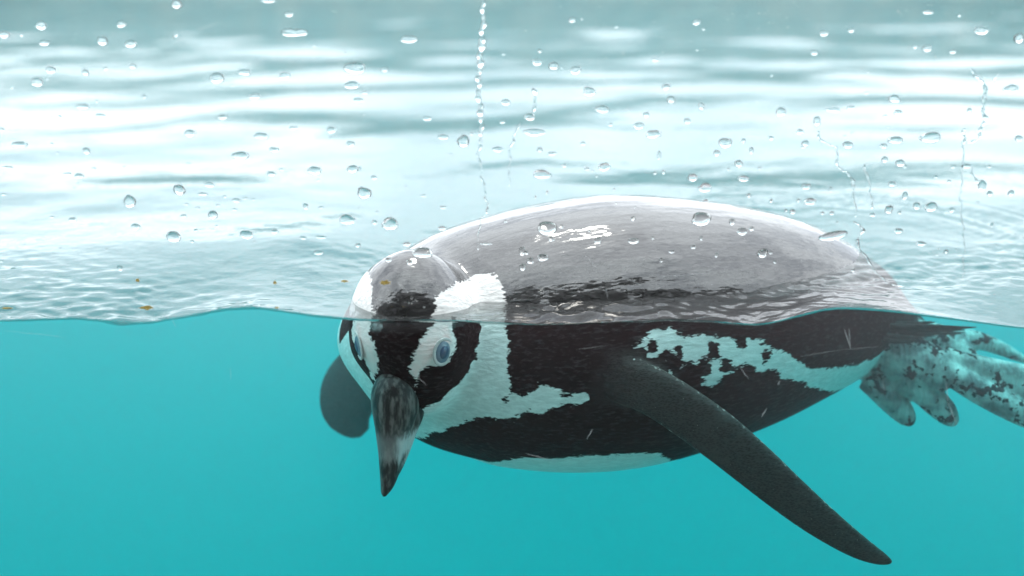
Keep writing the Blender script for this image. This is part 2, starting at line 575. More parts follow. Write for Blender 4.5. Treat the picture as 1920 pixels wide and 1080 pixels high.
K_CHEEK = [(0.0325, 0.0185), (0.0499, 0.0150), (0.0635, 0.0120), (0.0595, -0.0015), (0.0535, -0.0187), (0.0411, -0.0332), (0.0207, -0.0446), (0.0094, -0.0478), (-0.0035, -0.0560), (0.0003, -0.0318), (0.0031, -0.0256), (0.0068, -0.0164), (0.0132, -0.0098), (0.0156, -0.0144), (0.0253, -0.0137), (0.0312, -0.0047), (0.0323, 0.0045)]
K_CROWN = [(-0.0298, 0.0223), (-0.0332, 0.0290), (-0.0472, 0.0431), (-0.0813, 0.0510), (-0.173, 0.052), (-0.173, 0.09), (0.173, 0.09), (0.173, 0.042), (0.0925, 0.0405), (0.0846, 0.0407), (0.0568, 0.0445), (0.0355, 0.0424), (0.0206, 0.0350), (0.0157, 0.0173), (0.0109, 0.0107), (0.0037, 0.0027), (-0.0018, -0.0102), (-0.0027, -0.0189), (0.0014, -0.0270), (0.0, -0.055), (0.0, -0.085), (-0.075, -0.085), (-0.06, -0.055), (-0.0425, -0.0373), (-0.0282, -0.0185), (-0.0258, -0.0099), (-0.0278, 0.0043), (-0.0323, 0.0179)]
K_LORE = [(-0.085, 0.010), (-0.0515, 0.0206), (-0.0526, 0.0145), (-0.0545, 0.0052), (-0.0498, -0.0016), (-0.0427, -0.0107), (-0.0393, -0.0200), (-0.0470, -0.0339), (-0.0425, -0.0373), (-0.06, -0.06), (-0.08, -0.055), (-0.075, -0.03), (-0.07, -0.012)]
PINKS = [[(-0.0489, 0.0153), (-0.0345, 0.0180), (-0.0288, 0.0041), (-0.0279, -0.0137), (-0.0396, -0.0312), (-0.0377, -0.0195), (-0.0393, -0.0061), (-0.0478, -0.0002)],
         [(0.0166, 0.0147), (0.0265, 0.0147), (0.0288, 0.0036), (0.0146, -0.0050), (0.0072, -0.0137), (0.0024, -0.0210), (-0.0004, -0.0137), (0.0044, 0.0020), (0.0112, 0.0096)]]
K_BACK = [(-0.08, 0.11), (0.03, 0.098), (0.07, 0.092), (0.0872, 0.0848), (0.0902, 0.0645), (0.0876, 0.0428), (0.0878, 0.0256), (0.0879, 0.0084), (0.0918, -0.0111), (0.1022, -0.0107), (0.1115, -0.0032), (0.1216, -0.0053), (0.1319, -0.0106), (0.1439, -0.0086), (0.1561, -0.0077), (0.1710, -0.0081), (0.1856, -0.0058), (0.1819, 0.0100), (0.1765, 0.0189), (0.1862, 0.0244), (0.1994, 0.0316), (0.2127, 0.0334), (0.2282, 0.0284), (0.2469, 0.0261), (0.2788, 0.0238), (0.3018, 0.0185), (0.3209, 0.0112), (0.3334, 0.0017), (0.3556, -0.0062), (0.3858, -0.0130), (0.4135, -0.0163), (0.4384, -0.0139), (0.4475, -0.0035), (0.47, 0.0), (0.52, 0.0), (0.52, 0.30), (-0.08, 0.30)]
K_BAND = [(0.028, -0.15), (0.0335, -0.130), (0.0376, -0.0884), (0.0490, -0.0665), (0.0578, -0.0506), (0.0658, -0.0405), (0.0806, -0.0340), (0.0944, -0.0342), (0.1036, -0.0261), (0.1136, -0.0267), (0.1248, -0.0194), (0.1407, -0.0165), (0.1524, -0.0117), (0.1672, -0.0071), (0.1856, -0.0065), (0.2124, -0.0058), (0.2343, -0.0068), (0.2515, -0.0065), (0.2590, -0.0011), (0.2724, 0.0038), (0.2829, 0.0082), (0.2932, 0.0011), (0.3105, -0.0016), (0.3222, -0.0101), (0.3404, -0.0142), (0.3632, -0.0278), (0.3927, -0.0501), (0.425, -0.0677),
          (0.42, -0.10), (0.36, -0.125), (0.30, -0.125), (0.25, -0.098), (0.2233, -0.068), (0.1995, -0.0645), (0.1683, -0.0655), (0.1438, -0.0719), (0.1236, -0.0779), (0.1088, -0.080), (0.0986, -0.092), (0.0911, -0.112), (0.0792, -0.120), (0.0677, -0.128), (0.0532, -0.134), (0.0423, -0.15)]
SPOTS = [(0.2155, 0.0112, .0065), (0.2290, 0.0012, .0085), (0.2198, 0.0196, .004), (0.2426, 0.0061, .006), (0.2516, 0.0179, .005), (0.1990, 0.0222, .0035), (0.2762, 0.0218, .0045), (0.2340, -0.0013, .007), (0.2099, 0.0156, .005), (0.262, 0.006, .005), (0.30, 0.008, .004), (0.113, -0.083, 0.0), (0.088, -0.0165, .0014), (0.20, 0.012, .005)]

hu = head_uv(BCO)
td = BCO - np.array(TA)
tu = np.stack([td @ AX, np.arctan2(td @ UPT, np.abs(td @ LATV)) * 0.11], -1)
sd_head = np.maximum.reduce([poly_sd(hu, p) for p in (K_CHEEK, K_CROWN, K_LORE)])
sd_torso = np.maximum(poly_sd(tu, K_BACK), poly_sd(tu, K_BAND))
for s_, v_, r_ in SPOTS:
    if r_ > 0:
        sd_torso = np.maximum(sd_torso, r_ * (1.0) - np.hypot((tu[:, 0] - s_) * 0.9, tu[:, 1] - v_))
is_head = BREG == 1
black = np.where(is_head, sd_head, sd_torso)
black = np.where(BREG == 2, 0.02, black)
pink = np.maximum.reduce([poly_sd(hu, p) for p in PINKS])
pink = np.where(is_head, np.clip(0.5 + pink / 0.004, 0, 1), 0)
foot = (BREG == 3).astype(float)
flipper = (BREG == 2).astype(float)


def set_attr(me, name, arr):
    a_ = me.attributes.new(name, 'FLOAT', 'POINT')
    a_.data.foreach_set('value', np.asarray(arr, np.float32))


# soften the two masks that come from whole parts
_ed = np.empty(len(body_me.edges) * 2, np.int32); body_me.edges.foreach_get('vertices', _ed); _ed = _ed.reshape(-1, 2)
_deg = np.bincount(_ed.ravel(), minlength=len(BCO)).astype(float)


def soften(a_, n):
    for _ in range(n):
        a_ = (np.bincount(_ed[:, 0], a_[_ed[:, 1]], len(a_)) + np.bincount(_ed[:, 1], a_[_ed[:, 0]], len(a_))) / _deg * 0.5 + a_ * 0.5
    return a_


foot = soften(foot, 14)
flipper = soften(flipper, 10)
flipper *= np.where(BCO[:, 0] > 0, sstep(0.050, 0.105, BCO[:, 0]), 1.0)      # the near one grows out of the flank plumage
black = soften(black, 3)
for nm_, ar_ in (('black', black), ('pink', pink), ('foot', foot), ('flipper', flipper), ('rim', soften(BRIM, 2) * flipper)):
    set_attr(body_me, nm_, ar_)


def attr(t, name):
    n_ = t.nodes.new('ShaderNodeAttribute')
    n_.attribute_name = name
    return n_.outputs['Fac']


def sm(t, v, a, b):
    n_ = t.nodes.new('ShaderNodeMapRange')
    n_.interpolation_type = 'SMOOTHSTEP'
    n_.inputs[1].default_value, n_.inputs[2].default_value = a, b
    t.links.new(v, n_.inputs[0])
    return n_.outputs[0]


def noise(t, vec, scale, detail=4.0, rough=0.55):
    n_ = N(t, 'ShaderNodeTexNoise', Scale=scale, Detail=detail, Roughness=rough)
    L(t, vec, n_.inputs['Vector'])
    return n_.outputs[0]


pm, t, out = new_mat('penguin_plumage')
tcn = N(t, 'ShaderNodeTexCoord')
obv = tcn.outputs['Object']
rot = N(t, 'ShaderNodeMapping')
rot.inputs['Rotation'].default_value = (0, 0, -math.atan2(AX[1], AX[0]))
L(t, obv, rot.inputs[0])
stv = N(t, 'ShaderNodeMapping')                       # feathers lie along the body
stv.inputs['Scale'].default_value = (0.30, 1.0, 1.0)
L(t, rot.outputs[0], stv.inputs[0])
fv = stv.outputs[0]
edge = mathn(t, 'MULTIPLY', mathn(t, 'SUBTRACT', noise(t, fv, 170, 3.0), 0.5), 0.013)
edge2 = mathn(t, 'MULTIPLY', mathn(t, 'SUBTRACT', noise(t, obv, 60, 3.0), 0.5), 0.008)
fine = mathn(t, 'MULTIPLY', mathn(t, 'SUBTRACT', noise(t, fv, 700, 2.0), 0.5), 0.007)
nl = mathn(t, 'ADD', mathn(t, 'ADD', edge, edge2), fine)
k = attr(t, 'black')
kb = sm(t, mathn(t, 'ADD', k, nl), -0.0007, 0.0009)
streak = noise(t, fv, 420, 3.0)
blot = noise(t, obv, 45, 3.0)
darkc = mixc(t, sm(t, streak, 0.48, 0.70), (0.003, 0.0027, 0.0027), (0.030, 0.029, 0.030))
darkc = mixc(t, sm(t, blot, 0.5, 0.8), darkc, (0.010, 0.009, 0.009))
whitec = mixc(t, sm(t, noise(t, fv, 330, 3.0), 0.35, 0.7), (0.70, 0.70, 0.68), (0.84, 0.84, 0.82))
whitec = mixc(t, attr(t, 'pink'), whitec, mixc(t, sm(t, blot, 0.35, 0.6), (0.88, 0.66, 0.64), (0.85, 0.78, 0.76)))
plume = mixc(t, kb, whitec, darkc)
# flippers: short scale-like feathers, pale fringe left by the noise near the edges
fl = attr(t, 'flipper')
sc_v = N(t, 'ShaderNodeTexVoronoi', Scale=900.0)
L(t, fv, sc_v.inputs['Vector'])
flipc = mixc(t, sm(t, sc_v.outputs['Distance'], 0.1, 0.7), (0.016, 0.0145, 0.014), (0.046, 0.042, 0.040))
flipc = mixc(t, sm(t, noise(t, obv, 700, 2.0), 0.70, 0.78), flipc, (0.22, 0.21, 0.20))
flipc = mixc(t, sm(t, noise(t, obv, 30, 3.0), 0.50, 0.75), flipc, (0.055, 0.051, 0.049))
rimn = mathn(t, 'ADD', attr(t, 'rim'), mathn(t, 'MULTIPLY', mathn(t, 'SUBTRACT', noise(t, obv, 240, 4.0), 0.5), 0.75))
flipc = mixc(t, sm(t, rimn, 1.0, 1.10), flipc, (0.30, 0.29, 0.27))
plume = mixc(t, fl, plume, flipc)
# feet: grey-white skin with black blotches
ft = attr(t, 'foot')
sp = noise(t, obv, 190, 3.0)
sp2 = noise(t, obv, 48, 2.0)
skin = mixc(t, sm(t, noise(t, obv, 60, 4.0), 0.35, 0.65), (0.17, 0.17, 0.175), (0.56, 0.54, 0.52))
skin = mixc(t, sm(t, mathn(t, 'ADD', mathn(t, 'MULTIPLY', sp, 0.5), mathn(t, 'MULTIPLY', sp2, 0.5)), 0.535, 0.565), skin, (0.022, 0.022, 0.026))
base = mixc(t, ft, plume, skin)
p = N(t, 'ShaderNodeBsdfPrincipled', Roughness=0.55)
L(t, base, p.inputs['Base Color'])
# relief of the feathers and of the wrinkled feet
vor = N(t, 'ShaderNodeTexVoronoi', Scale=260.0)
L(t, fv, vor.inputs['Vector'])
hgt = mathn(t, 'ADD', mathn(t, 'MULTIPLY', vor.outputs['Distance'], 0.5), mathn(t, 'MULTIPLY', streak, 1.0))
wr = N(t, 'ShaderNodeTexWave', Scale=70.0, Distortion=6.0, Detail=3.0)
L(t, obv, wr.inputs['Vector'])
hgt = mathn(t, 'ADD', hgt, mathn(t, 'MULTIPLY', mathn(t, 'MULTIPLY', wr.outputs[1], ft), 1.0))
bmp = N(t, 'ShaderNodeBump', Strength=0.55, Distance=0.0014)
L(t, hgt, bmp.inputs['Height'])
L(t, bmp.outputs[0], p.inputs['Normal'])
# a film of water lies on what is above the surface
geo = N(t, 'ShaderNodeNewGeometry')
sep = N(t, 'ShaderNodeSeparateXYZ')
L(t, geo.outputs['Position'], sep.inputs[0])
wet = sm(t, mathn(t, 'ADD', sep.outputs['Z'], mathn(t, 'MULTIPLY', mathn(t, 'SUBTRACT', noise(t, obv, 30, 2.0), 0.5), 0.006)), -0.020, -0.012)
wet = mathn(t, 'MULTIPLY', wet, mathn(t, 'ADD', 0.35, mathn(t, 'MULTIPLY', kb, 0.65)))
L(t, mathn(t, 'ADD', mathn(t, 'ADD', mathn(t, 'MULTIPLY', wet, 0.3), 0.015), mathn(t, 'MULTIPLY', fl, 0.10)), p.inputs['Specular IOR Level'])
L(t, wet, p.inputs['Coat Weight'])
p.inputs['Coat Roughness'].default_value = 0.07
p.inputs['Coat IOR'].default_value = 1.75
p.inputs['Coat Tint'].default_value = (1, 1, 1, 1)
film = N(t, 'ShaderNodeBump', Strength=0.25, Distance=0.004)
fs = N(t, 'ShaderNodeMapping')
fs.inputs['Scale'].default_value = (0.6, 1.6, 1.6)
L(t, rot.outputs[0], fs.inputs[0])
L(t, noise(t, fs.outputs[0], 38, 3.0), film.inputs['Height'])
L(t, film.outputs[0], p.inputs['Coat Normal'])
L(t, p.outputs[0], out.inputs[0])

penguin = bpy.data.objects.new('penguin', None)
COL.objects.link(penguin)
penguin.location = (0.10, 0.16, -0.18)
penguin.empty_display_size = 0.05
tag(penguin, 'black and white penguin swimming half under water with its face close to the glass', 'penguin')
body = bpy.data.objects.new('body', body_me)
COL.objects.link(body)
body_me.materials.clear()
body_me.materials.append(pm)
body.parent = penguin
body.matrix_parent_inverse = Matrix.Translation(-penguin.location)

# beak
km, t, out = new_mat('beak_horn')
tcn = N(t, 'ShaderNodeTexCoord')
mpn = N(t, 'ShaderNodeMapping')
mpn.inputs['Scale'].default_value = (1, 1, 0.25)
L(t, tcn.outputs['Object'], mpn.inputs[0])
sep = N(t, 'ShaderNodeSeparateXYZ')
L(t, tcn.outputs['Object'], sep.inputs[0])
n1 = noise(t, mpn.outputs[0], 260, 4.0)
zz = mathn(t, 'ADD', sep.outputs['Z'], mathn(t, 'MULTIPLY', mathn(t, 'SUBTRACT', n1, 0.5), 0.03))
band_ = mathn(t, 'MULTIPLY', sm(t, zz, -0.126, -0.114), mathn(t, 'SUBTRACT', 1.0, sm(t, zz, -0.106, -0.096)))
side = sm(t, mathn(t, 'ADD', sep.outputs['X'], mathn(t, 'MULTIPLY', mathn(t, 'SUBTRACT', n1, 0.5), 0.008)), -0.0905, -0.084)
c = mixc(t, sm(t, n1, 0.42, 0.66), (0.014, 0.013, 0.013), (0.13, 0.122, 0.115))
c = mixc(t, mathn(t, 'MULTIPLY', band_, mathn(t, 'ADD', 0.25, mathn(t, 'MULTIPLY', side, 0.75))), c, (0.46, 0.46, 0.46))
p = N(t, 'ShaderNodeBsdfPrincipled', Roughness=0.38)
p.inputs['Specular IOR Level'].default_value = 0.25
L(t, c, p.inputs['Base Color'])
b = N(t, 'ShaderNodeBump', Strength=0.5, Distance=0.0012)
L(t, n1, b.inputs['Height']); L(t, b.outputs[0], p.inputs['Normal'])
L(t, p.outputs[0], out.inputs[0])
up = st_px([(740, 694, .0450, 12, .007), (740, 706, .0440, 32, .014), (741, 730, .0425, 45, .019), (741, 760, .0415, 46, .020), (739, 790, .0395, 39, .0175), (736, 820, .0370, 31, .0145), (734, 850, .0345, 25, .012), (731, 880, .0320, 19.5, .0095), (727, 905, .0295, 14, .007), (722, 922, .0280, 8, .0045), (721, 930, .0275, 3, .002)])
beak = mesh_obj('beak', *loft(up, LATH, 40, 28, power=1.8), km, penguin)
lo = st_px([(765, 735, 0.0511, 22, .010), (765, 765, 0.0483, 32, .011), (757, 800, 0.0444, 28, .010), (750, 840, 0.0393, 20, .008), (742, 875, 0.0344, 13, .006), (735, 897, 0.0314, 7, .004), (731, 908, 0.0296, 2, .002)])
mesh_obj('lower_mandible', *loft(lo, LATH, 30, 24), km, beak)

# eyes
em, t, out = new_mat('eye_iris')
tcn = N(t, 'ShaderNodeTexCoord')
p = N(t, 'ShaderNodeBsdfPrincipled', Roughness=0.12)
L(t, mixc(t, noise(t, tcn.outputs['Object'], 220, 2.0), (0.09, 0.14, 0.20), (0.20, 0.27, 0.33)), p.inputs['Base Color'])
L(t, p.outputs[0], out.inputs[0])
pum, t, out = new_mat('eye_pupil')
tcn = N(t, 'ShaderNodeTexCoord')
p = N(t, 'ShaderNodeBsdfPrincipled', Roughness=0.15)
L(t, mixc(t, noise(t, tcn.outputs['Object'], 200, 2.0), (0.035, 0.065, 0.12), (0.065, 0.11, 0.18)), p.inputs['Base Color'])
L(t, p.outputs[0], out.inputs[0])
lidm = simple_mat('eyelid_skin', (0.42, 0.43, 0.43), (0.55, 0.54, 0.53), 90.0, 0.6, 0.3)


def dome(c, nrm, upv, rx, ry, h, rings=8, seg=32, lift=0.0):
    nrm = Vector(nrm).normalized()
    upv = (Vector(upv) - nrm * nrm.dot(Vector(upv))).normalized()
    r_ = upv.cross(nrm)
    v, f = [], []
    for i in range(rings):
        q = i / (rings - 1) * math.pi / 2
        for j in range(seg):
            a = 2 * math.pi * j / seg
            v.append(Vector(c) + r_ * (rx * math.cos(q) * math.cos(a)) + upv * (ry * math.cos(q) * math.sin(a)) + nrm * (h * math.sin(q) + lift))
    for i in range(rings - 1):
        for j in range(seg):
            j2 = (j + 1) % seg
            f.append((i * seg + j, i * seg + j2, (i + 1) * seg + j2, (i + 1) * seg + j))
    return v, f


def lid(c, nrm, upv, rx, ry, w, seg=40, sec=10):
    nrm = Vector(nrm).normalized()
    upv = (Vector(upv) - nrm * nrm.dot(Vector(upv))).normalized()
    r_ = upv.cross(nrm)
    v, f = [], []
    for j in range(seg):
        a = 2 * math.pi * j / seg
        dr = r_ * math.cos(a) + upv * math.sin(a)
        cc = Vector(c) + r_ * rx * math.cos(a) + upv * ry * math.sin(a)
        for k_ in range(sec):
            b_ = 2 * math.pi * k_ / sec
            v.append(cc + dr * w * math.cos(b_) + nrm * w * 0.55 * math.sin(b_))
    for j in range(seg):
        for k_ in range(sec):
            f.append((j * sec + k_, ((j + 1) % seg) * sec + k_, ((j + 1) % seg) * sec + (k_ + 1) % sec, j * sec + (k_ + 1) % sec))
    return v, f


for c, nrm, upv in (((-0.0512, 0.0306, -0.0343), (0.60, -0.80, 0.02), (0.30, 0.1, 1)), ((-0.1175, 0.0455, -0.0345), (-0.92, -0.39, -0.1), (-0.30, 0.1, 1))):
    n_ = Vector(nrm).normalized()
    base_ = Vector(c) - n_ * 0.0016
    e_ = mesh_obj('eye', *dome(base_, nrm, upv, 0.0076, 0.0094, 0.0030), em, penguin)
    mesh_obj('pupil', *dome(base_ + n_ * 0.0014, nrm, upv, 0.0046, 0.0060, 0.0022), pum, e_)
    mesh_obj('eyelid', *lid(Vector(c) - n_ * 0.0006, nrm, upv, 0.0080, 0.0098, 0.0014), lidm, e_)

# tail feathers
tm = simple_mat('tail_feather', (0.006, 0.006, 0.006), (0.03, 0.03, 0.03), 300.0, 0.6, 0.4, stretch=(0.15, 1, 1))
tail = None
r_ = random.Random(3)
for i in range(17):
    u_ = i / 16.0
    x0, y0 = 1570 + r_.uniform(-8, 8), 600 + 14 * u_
    x1, y1 = 1690 + 150 * (1 - abs(u_ - 0.35)) ** 2 * r_.uniform(0.75, 1.05), 597 + 40 * u_ + r_.uniform(-3, 3)
    Y0, Y1 = .205 + r_.uniform(-.008, .008), .168 + r_.uniform(-.012, .022)
    hw = r_.uniform(4.5, 7.5)
    pts = []
    for u in np.linspace(0, 1, 8):
        pts.append((x0 + (x1 - x0) * u, y0 + 6 + (y1 - y0) * u + 3 * math.sin(u * 3), Y0 + (Y1 - Y0) * u, hw * (1 - u ** 3) + 0.8, 0.0016 * (1.1 - u)))
    v, f = loft(st_px(pts), (0, r_.uniform(-.6, .8), 1), 14, 10)
    if tail is None:
        tail = mesh_obj('tail', v, f, tm, penguin)
    else:
        mesh_obj('tail_feather', v, f, tm, tail)

# ------------------------------------------------------------------ the pane and what clings to it
gm, t, out = new_mat('clear_glass')
tr = N(t, 'ShaderNodeBsdfTransparent')
tr.inputs['Color'].default_value = (0.985, 0.995, 0.99, 1)
L(t, tr.outputs[0], out.inputs[0])
pane = box('glass_pane', (-1.40, -0.028, -0.745), (1.40, -0.0004, 0.75), gm)
tag(pane, 'clear scratched glass pane of the pool with droplets on it', 'glass pane')

dm, t, out = new_mat('droplet_water')
gb = N(t, 'ShaderNodeBsdfGlass', IOR=1.333, Roughness=0.0)
gb.inputs['Color'].default_value = (0.99, 1.0, 1.0, 1)
L(t, gb.outputs[0], out.inputs[0])

PXM = lambda px, py: (at(px, py, 0.0) - CAM).dot(FW) / 2318.0      # metres per photograph pixel on the pane


def droplet(px, py, w, h, seed, flat=0.36, notch=0.0):
    """a sagging bead on the inner face of the pane: uneven outline, fuller towards its lower edge"""
    r_ = random.Random(seed)
    c = at(px, py, 0.0)
    s = PXM(px, py)
    rx, rz = w * s * 0.5, h * s * 0.5
    H = flat * min(rx, rz) * 2 * r_.uniform(0.8, 1.15)
    ph = [r_.uniform(0, 6.28) for _ in range(4)]
    am = [r_.uniform(0, q) for q in (0.10, 0.08, 0.05, 0.035)]
    seg, rings = (28, 7) if w > 9 else (16, 5)
    v, f = [], []
    for i in range(rings):
        q = i / (rings - 1)
        rho = math.cos(q * math.pi / 2)
        hh = (1 - rho ** 2.0) ** 0.62
        for j in range(seg):
            a = 2 * math.pi * j / seg
            k_ = 1 + sum(am[m] * math.sin((m + 2) * a + ph[m]) for m in range(4))
            k_ -= notch * math.exp(-((a - math.pi / 2 + 0.15) / 0.28) ** 2)
            sx = math.cos(a) * rho * k_
            sz = math.sin(a) * rho * k_
            sz -= 0.42 * (1 - rho)                      # the crest hangs low
            v.append((sx * rx, 0.0003 + H * hh, sz * rz))
    for i in range(rings - 1):
        for j in range(seg):
            j2 = (j + 1) % seg
            f.append((i * seg + j2, i * seg + j, (i + 1) * seg + j, (i + 1) * seg + j2))
    f.append(tuple(range(seg)))
    name = 'water_droplet'
    me = bpy.data.meshes.new(name)
    me.from_pydata(v, [], f)
    me.update()
    me.polygons.foreach_set('use_smooth', [True] * (len(f) - 1) + [False])
    me.materials.append(dm)
    o = bpy.data.objects.new(name, me)
    o.location = (c.x, 0.0, c.z)
    COL.objects.link(o)
    return o


DROPS = '''331,8,20,17 77,48,21,16 8,65,20,13 40,66,7,5 227,46,17,12 192,77,22,16 245,83,23,13 83,81,20,10 330,66,8,6 95,131,19,15 160,136,13,13 198,129,9,6 248,124,14,11 69,154,24,17 88,149,4,4 22,165,5,3 155,200,24,10 181,190,7,5 188,217,20,8 407,147,30,18 458,136,25,11 436,160,6,3 270,181,8,8 417,220,19,9 356,250,23,13 96,219,6,3 112,219,7,6 3,243,12,6 477,181,22,12
503,2,26,6 542,27,16,10 552,61,50,16 767,74,30,15 589,87,8,4 665,128,42,22 721,131,13,8 533,142,22,14 660,160,28,15 684,174,13,7 672,188,18,9 944,102,7,3 550,240,15,8 621,244,19,12 801,222,19,8 948,192,18,12 942,229,11,6 490,255,28,12 831,257,20,10 869,265,22,24 620,259,5,5 885,251,10,6 854,197,5,3 683,216,4,3
1073,38,13,9 1091,36,5,3 1306,42,14,10 1319,55,6,4 1007,117,19,12 1038,124,18,16 1079,132,21,15 1105,172,24,18 1129,205,27,14 1249,163,14,13 1258,187,14,14 1315,199,12,14 1212,215,11,11 1289,227,13,11 1198,236,21,13 1145,234,10,5 1225,252,28,17 1177,207,6,4 1229,112,15,7 1002,248,42,14 993,220,20,13 1012,96,8,7 1053,128,4,4 1156,51,8,4 1307,94,5,3 1376,166,4,3 1420,191,5,3 1380,220,4,4
1740,23,21,7 1799,29,6,6 1545,63,17,10 1596,57,12,8 1840,58,29,14 1911,72,19,20 1527,99,13,10 1739,91,17,14 1716,88,8,7 1787,97,13,8 1896,167,27,17 1677,186,22,14 1684,211,17,10 1625,174,8,5 1628,137,6,3 1447,142,5,3 1464,210,20,16 1500,247,15,9 1446,259,10,8 1562,206,28,9 1595,202,15,9 1660,218,8,5 1679,263,30,14 1745,258,42,20 1818,207,9,10 1910,260,15,12 1532,227,14,18 1666,239,6,3 1584,256,6,3 1598,250,4,4
37,271,30,12 162,283,15,12 107,287,6,4 97,270,5,6 14,314,18,6 126,326,16,5 148,330,18,10 176,316,8,4 233,313,6,3 146,344,5,3 139,353,5,4 7,365,13,4 243,378,23,24 336,356,23,20 451,292,32,16 354,307,10,5 392,346,21,10 380,364,18,6 97,407,10,4 136,412,15,9 254,425,19,11 349,383,10,4 371,390,8,3 344,405,11,7 399,403,19,16 421,369,7,5 443,376,15,9 460,372,8,5 475,374,9,4 409,385,8,3 440,393,10,4 325,444,30,20 360,453,8,5 367,432,8,6 406,424,6,4 462,440,26,16 476,453,5,4 225,503,11,10 113,466,6,3 200,468,4,3 2,490,7,3
514,281,18,10 508,326,18,10 527,318,10,5 590,320,27,16 597,338,6,4 661,317,20,16 674,318,6,12 701,333,12,8 657,270,16,12 683,362,27,22 761,350,5,3 794,367,11,5 831,389,14,6 933,280,20,10 651,412,32,18 707,398,6,4 702,417,11,8 731,420,31,24 515,434,14,9 573,387,10,12 602,389,9,5 568,446,14,6 602,445,20,6 671,460,10,8 597,474,20,8 792,474,39,20 768,492,13,10 763,458,16,8 728,487,13,9 829,428,16,8 845,290,8,4 948,415,7,5 911,457,25,5
1026,428,38,26 1052,425,9,7 1034,448,12,10 1315,411,38,26 1373,416,12,12 1392,434,22,13 1409,429,11,8 1121,451,13,13 1188,452,22,11 1187,410,8,9 1018,483,21,14 994,489,15,12 980,501,12,14 979,471,12,17 987,474,8,8 1300,463,10,8 1259,472,11,6 1224,446,6,7 1322,352,26,17 1323,378,11,9 1404,367,8,8 1394,335,20,13 1385,307,16,13 1409,282,9,12 1424,316,8,6 1366,318,8,5 1360,268,27,18 1394,264,9,9 1344,287,12,12 1299,333,18,16 1236,291,8,16 1244,323,7,8 1228,325,7,6 1133,313,22,17 1111,321,6,5 1101,317,9,7 1119,331,5,5 1058,311,10,7 1016,327,33,18 1035,288,15,8 1012,281,10,10 1026,361,5,7 1004,370,5,6 1152,355,4,5 1155,381,4,3 1191,389,4,3 1430,475,20,18 1315,447,6,8 1240,488,5,9 1343,479,7,7 1093,269,10,7 1105,433,5,3
1512,350,18,12 1519,378,21,15 1558,355,6,10 1497,376,7,7 1446,377,7,7 1486,397,11,10 1474,395,6,6 1542,400,8,6 1560,400,8,8 1570,417,4,3 1562,442,55,17 1673,345,16,10 1697,367,11,15 1659,299,12,12 1688,306,18,14 1697,313,8,5 1657,274,14,10 1812,312,17,9 1842,348,17,20 1856,363,12,10 1896,362,12,12 1834,380,5,5 1719,386,14,14 1746,388,24,18 1785,394,10,9 1636,403,11,7 1667,393,16,16 1687,399,8,6 1727,457,19,9 1774,472,9,8 1757,478,6,3 1755,332,8,7 1780,340,8,6 1787,313,10,6 1855,313,9,6 1860,422,6,10 1685,433,16,10 1445,474,8,5 1453,491,6,7 1510,269,13,12 1507,276,12,4 1590,272,20,14 1600,507,7,6'''
SPECIAL = {
    (552, 61): 'widest white droplet high on the glass, notched like a heart at its top',
    (331, 8): 'round white droplet with a small tail, before grey far water',
    (665, 128): 'broad ragged droplet with a fringe of tiny beads along its top edge',
    (1026, 428): 'large dark-topped droplet hanging to a point in front of the penguin\'s shoulders',
    (1315, 411): 'large dark-topped round-bottomed droplet in front of the middle of the penguin\'s back',
    (1562, 442): 'longest flat droplet, lying slantwise in front of the penguin\'s lower back',
    (792, 474): 'oval droplet with a bright lower rim in front of the penguin\'s crown',
    (1745, 258): 'broad bowl-shaped droplet beside the forked water trail',
    (1002, 248): 'wide flat-bottomed droplet under the short broken water trail',
    (243, 378): 'tall round droplet with a bright crescent over open pale water',
    (1430, 475): 'droplet split like an open shell in front of the penguin\'s lower back',
}


MARKS = [('the heart-notched droplet', [(552, 61)]), ('the tailed round droplet', [(331, 8)]), ('the ragged fringed droplet', [(665, 128)]), ('the pointed dark droplet', [(1026, 428)]),
         ('the big round-bottomed droplet', [(1315, 411)]), ('the long slanting droplet', [(1562, 442)]), ('the bright-rimmed oval droplet', [(792, 474)]), ('the bowl-shaped droplet', [(1745, 258)]),
         ('the flat-bottomed droplet', [(1002, 248)]), ('the crescent droplet', [(243, 378)]), ('the shell-shaped droplet', [(1430, 475)]),
         ('the longest beaded trail', [(905, q) for q in range(0, 400, 40)]), ('the stepped trail', [(1540, 262), (1570, 300), (1599, 345), (1602, 380)]), ('the crooked dark trail', [(1612, 430), (1632, 495), (1680, 535)]),
         ('the forked trail', [(1844, 154), (1846, 200), (1838, 245)]), ('the hair-thin trail', [(1803, q) for q in range(300, 500, 40)])]


def over_back(x, y):
    return y > np.interp(x, [690, 740, 850, 1000, 1200, 1400, 1550, 1680], [500, 455, 425, 395, 365, 385, 425, 480]) and 690 < x < 1680


def drop_label(x, y, w, h):
    a_ = w / h
    size = 'tiny' if w < 9 else 'small' if w < 16 else 'middling' if w < 24 else 'large'
    shape = 'thread-thin' if a_ > 2.6 else 'flat oval' if a_ > 1.45 else 'round' if a_ > 0.85 else 'upright'
    where = 'before the penguin' if over_back(x, y) else 'before grey far water' if y < 115 else 'before pale open water'
    best = min(MARKS, key=lambda m: min(math.hypot(x - q[0], (y - q[1]) * 1.2) for q in m[1]))
    dd = min(math.hypot(x - q[0], (y - q[1]) * 1.2) for q in best[1])
    if dd < 150:
        near_ = 'touching' if dd < 16 else 'beside' if dd < 60 else 'near'
        return f'{size} {shape} droplet {near_} {best[0]}, {where}', f'droplets around {best[0]}'
    return f'{size} {shape} water droplet on the glass {where}', f'{size} {shape} droplets {where}'


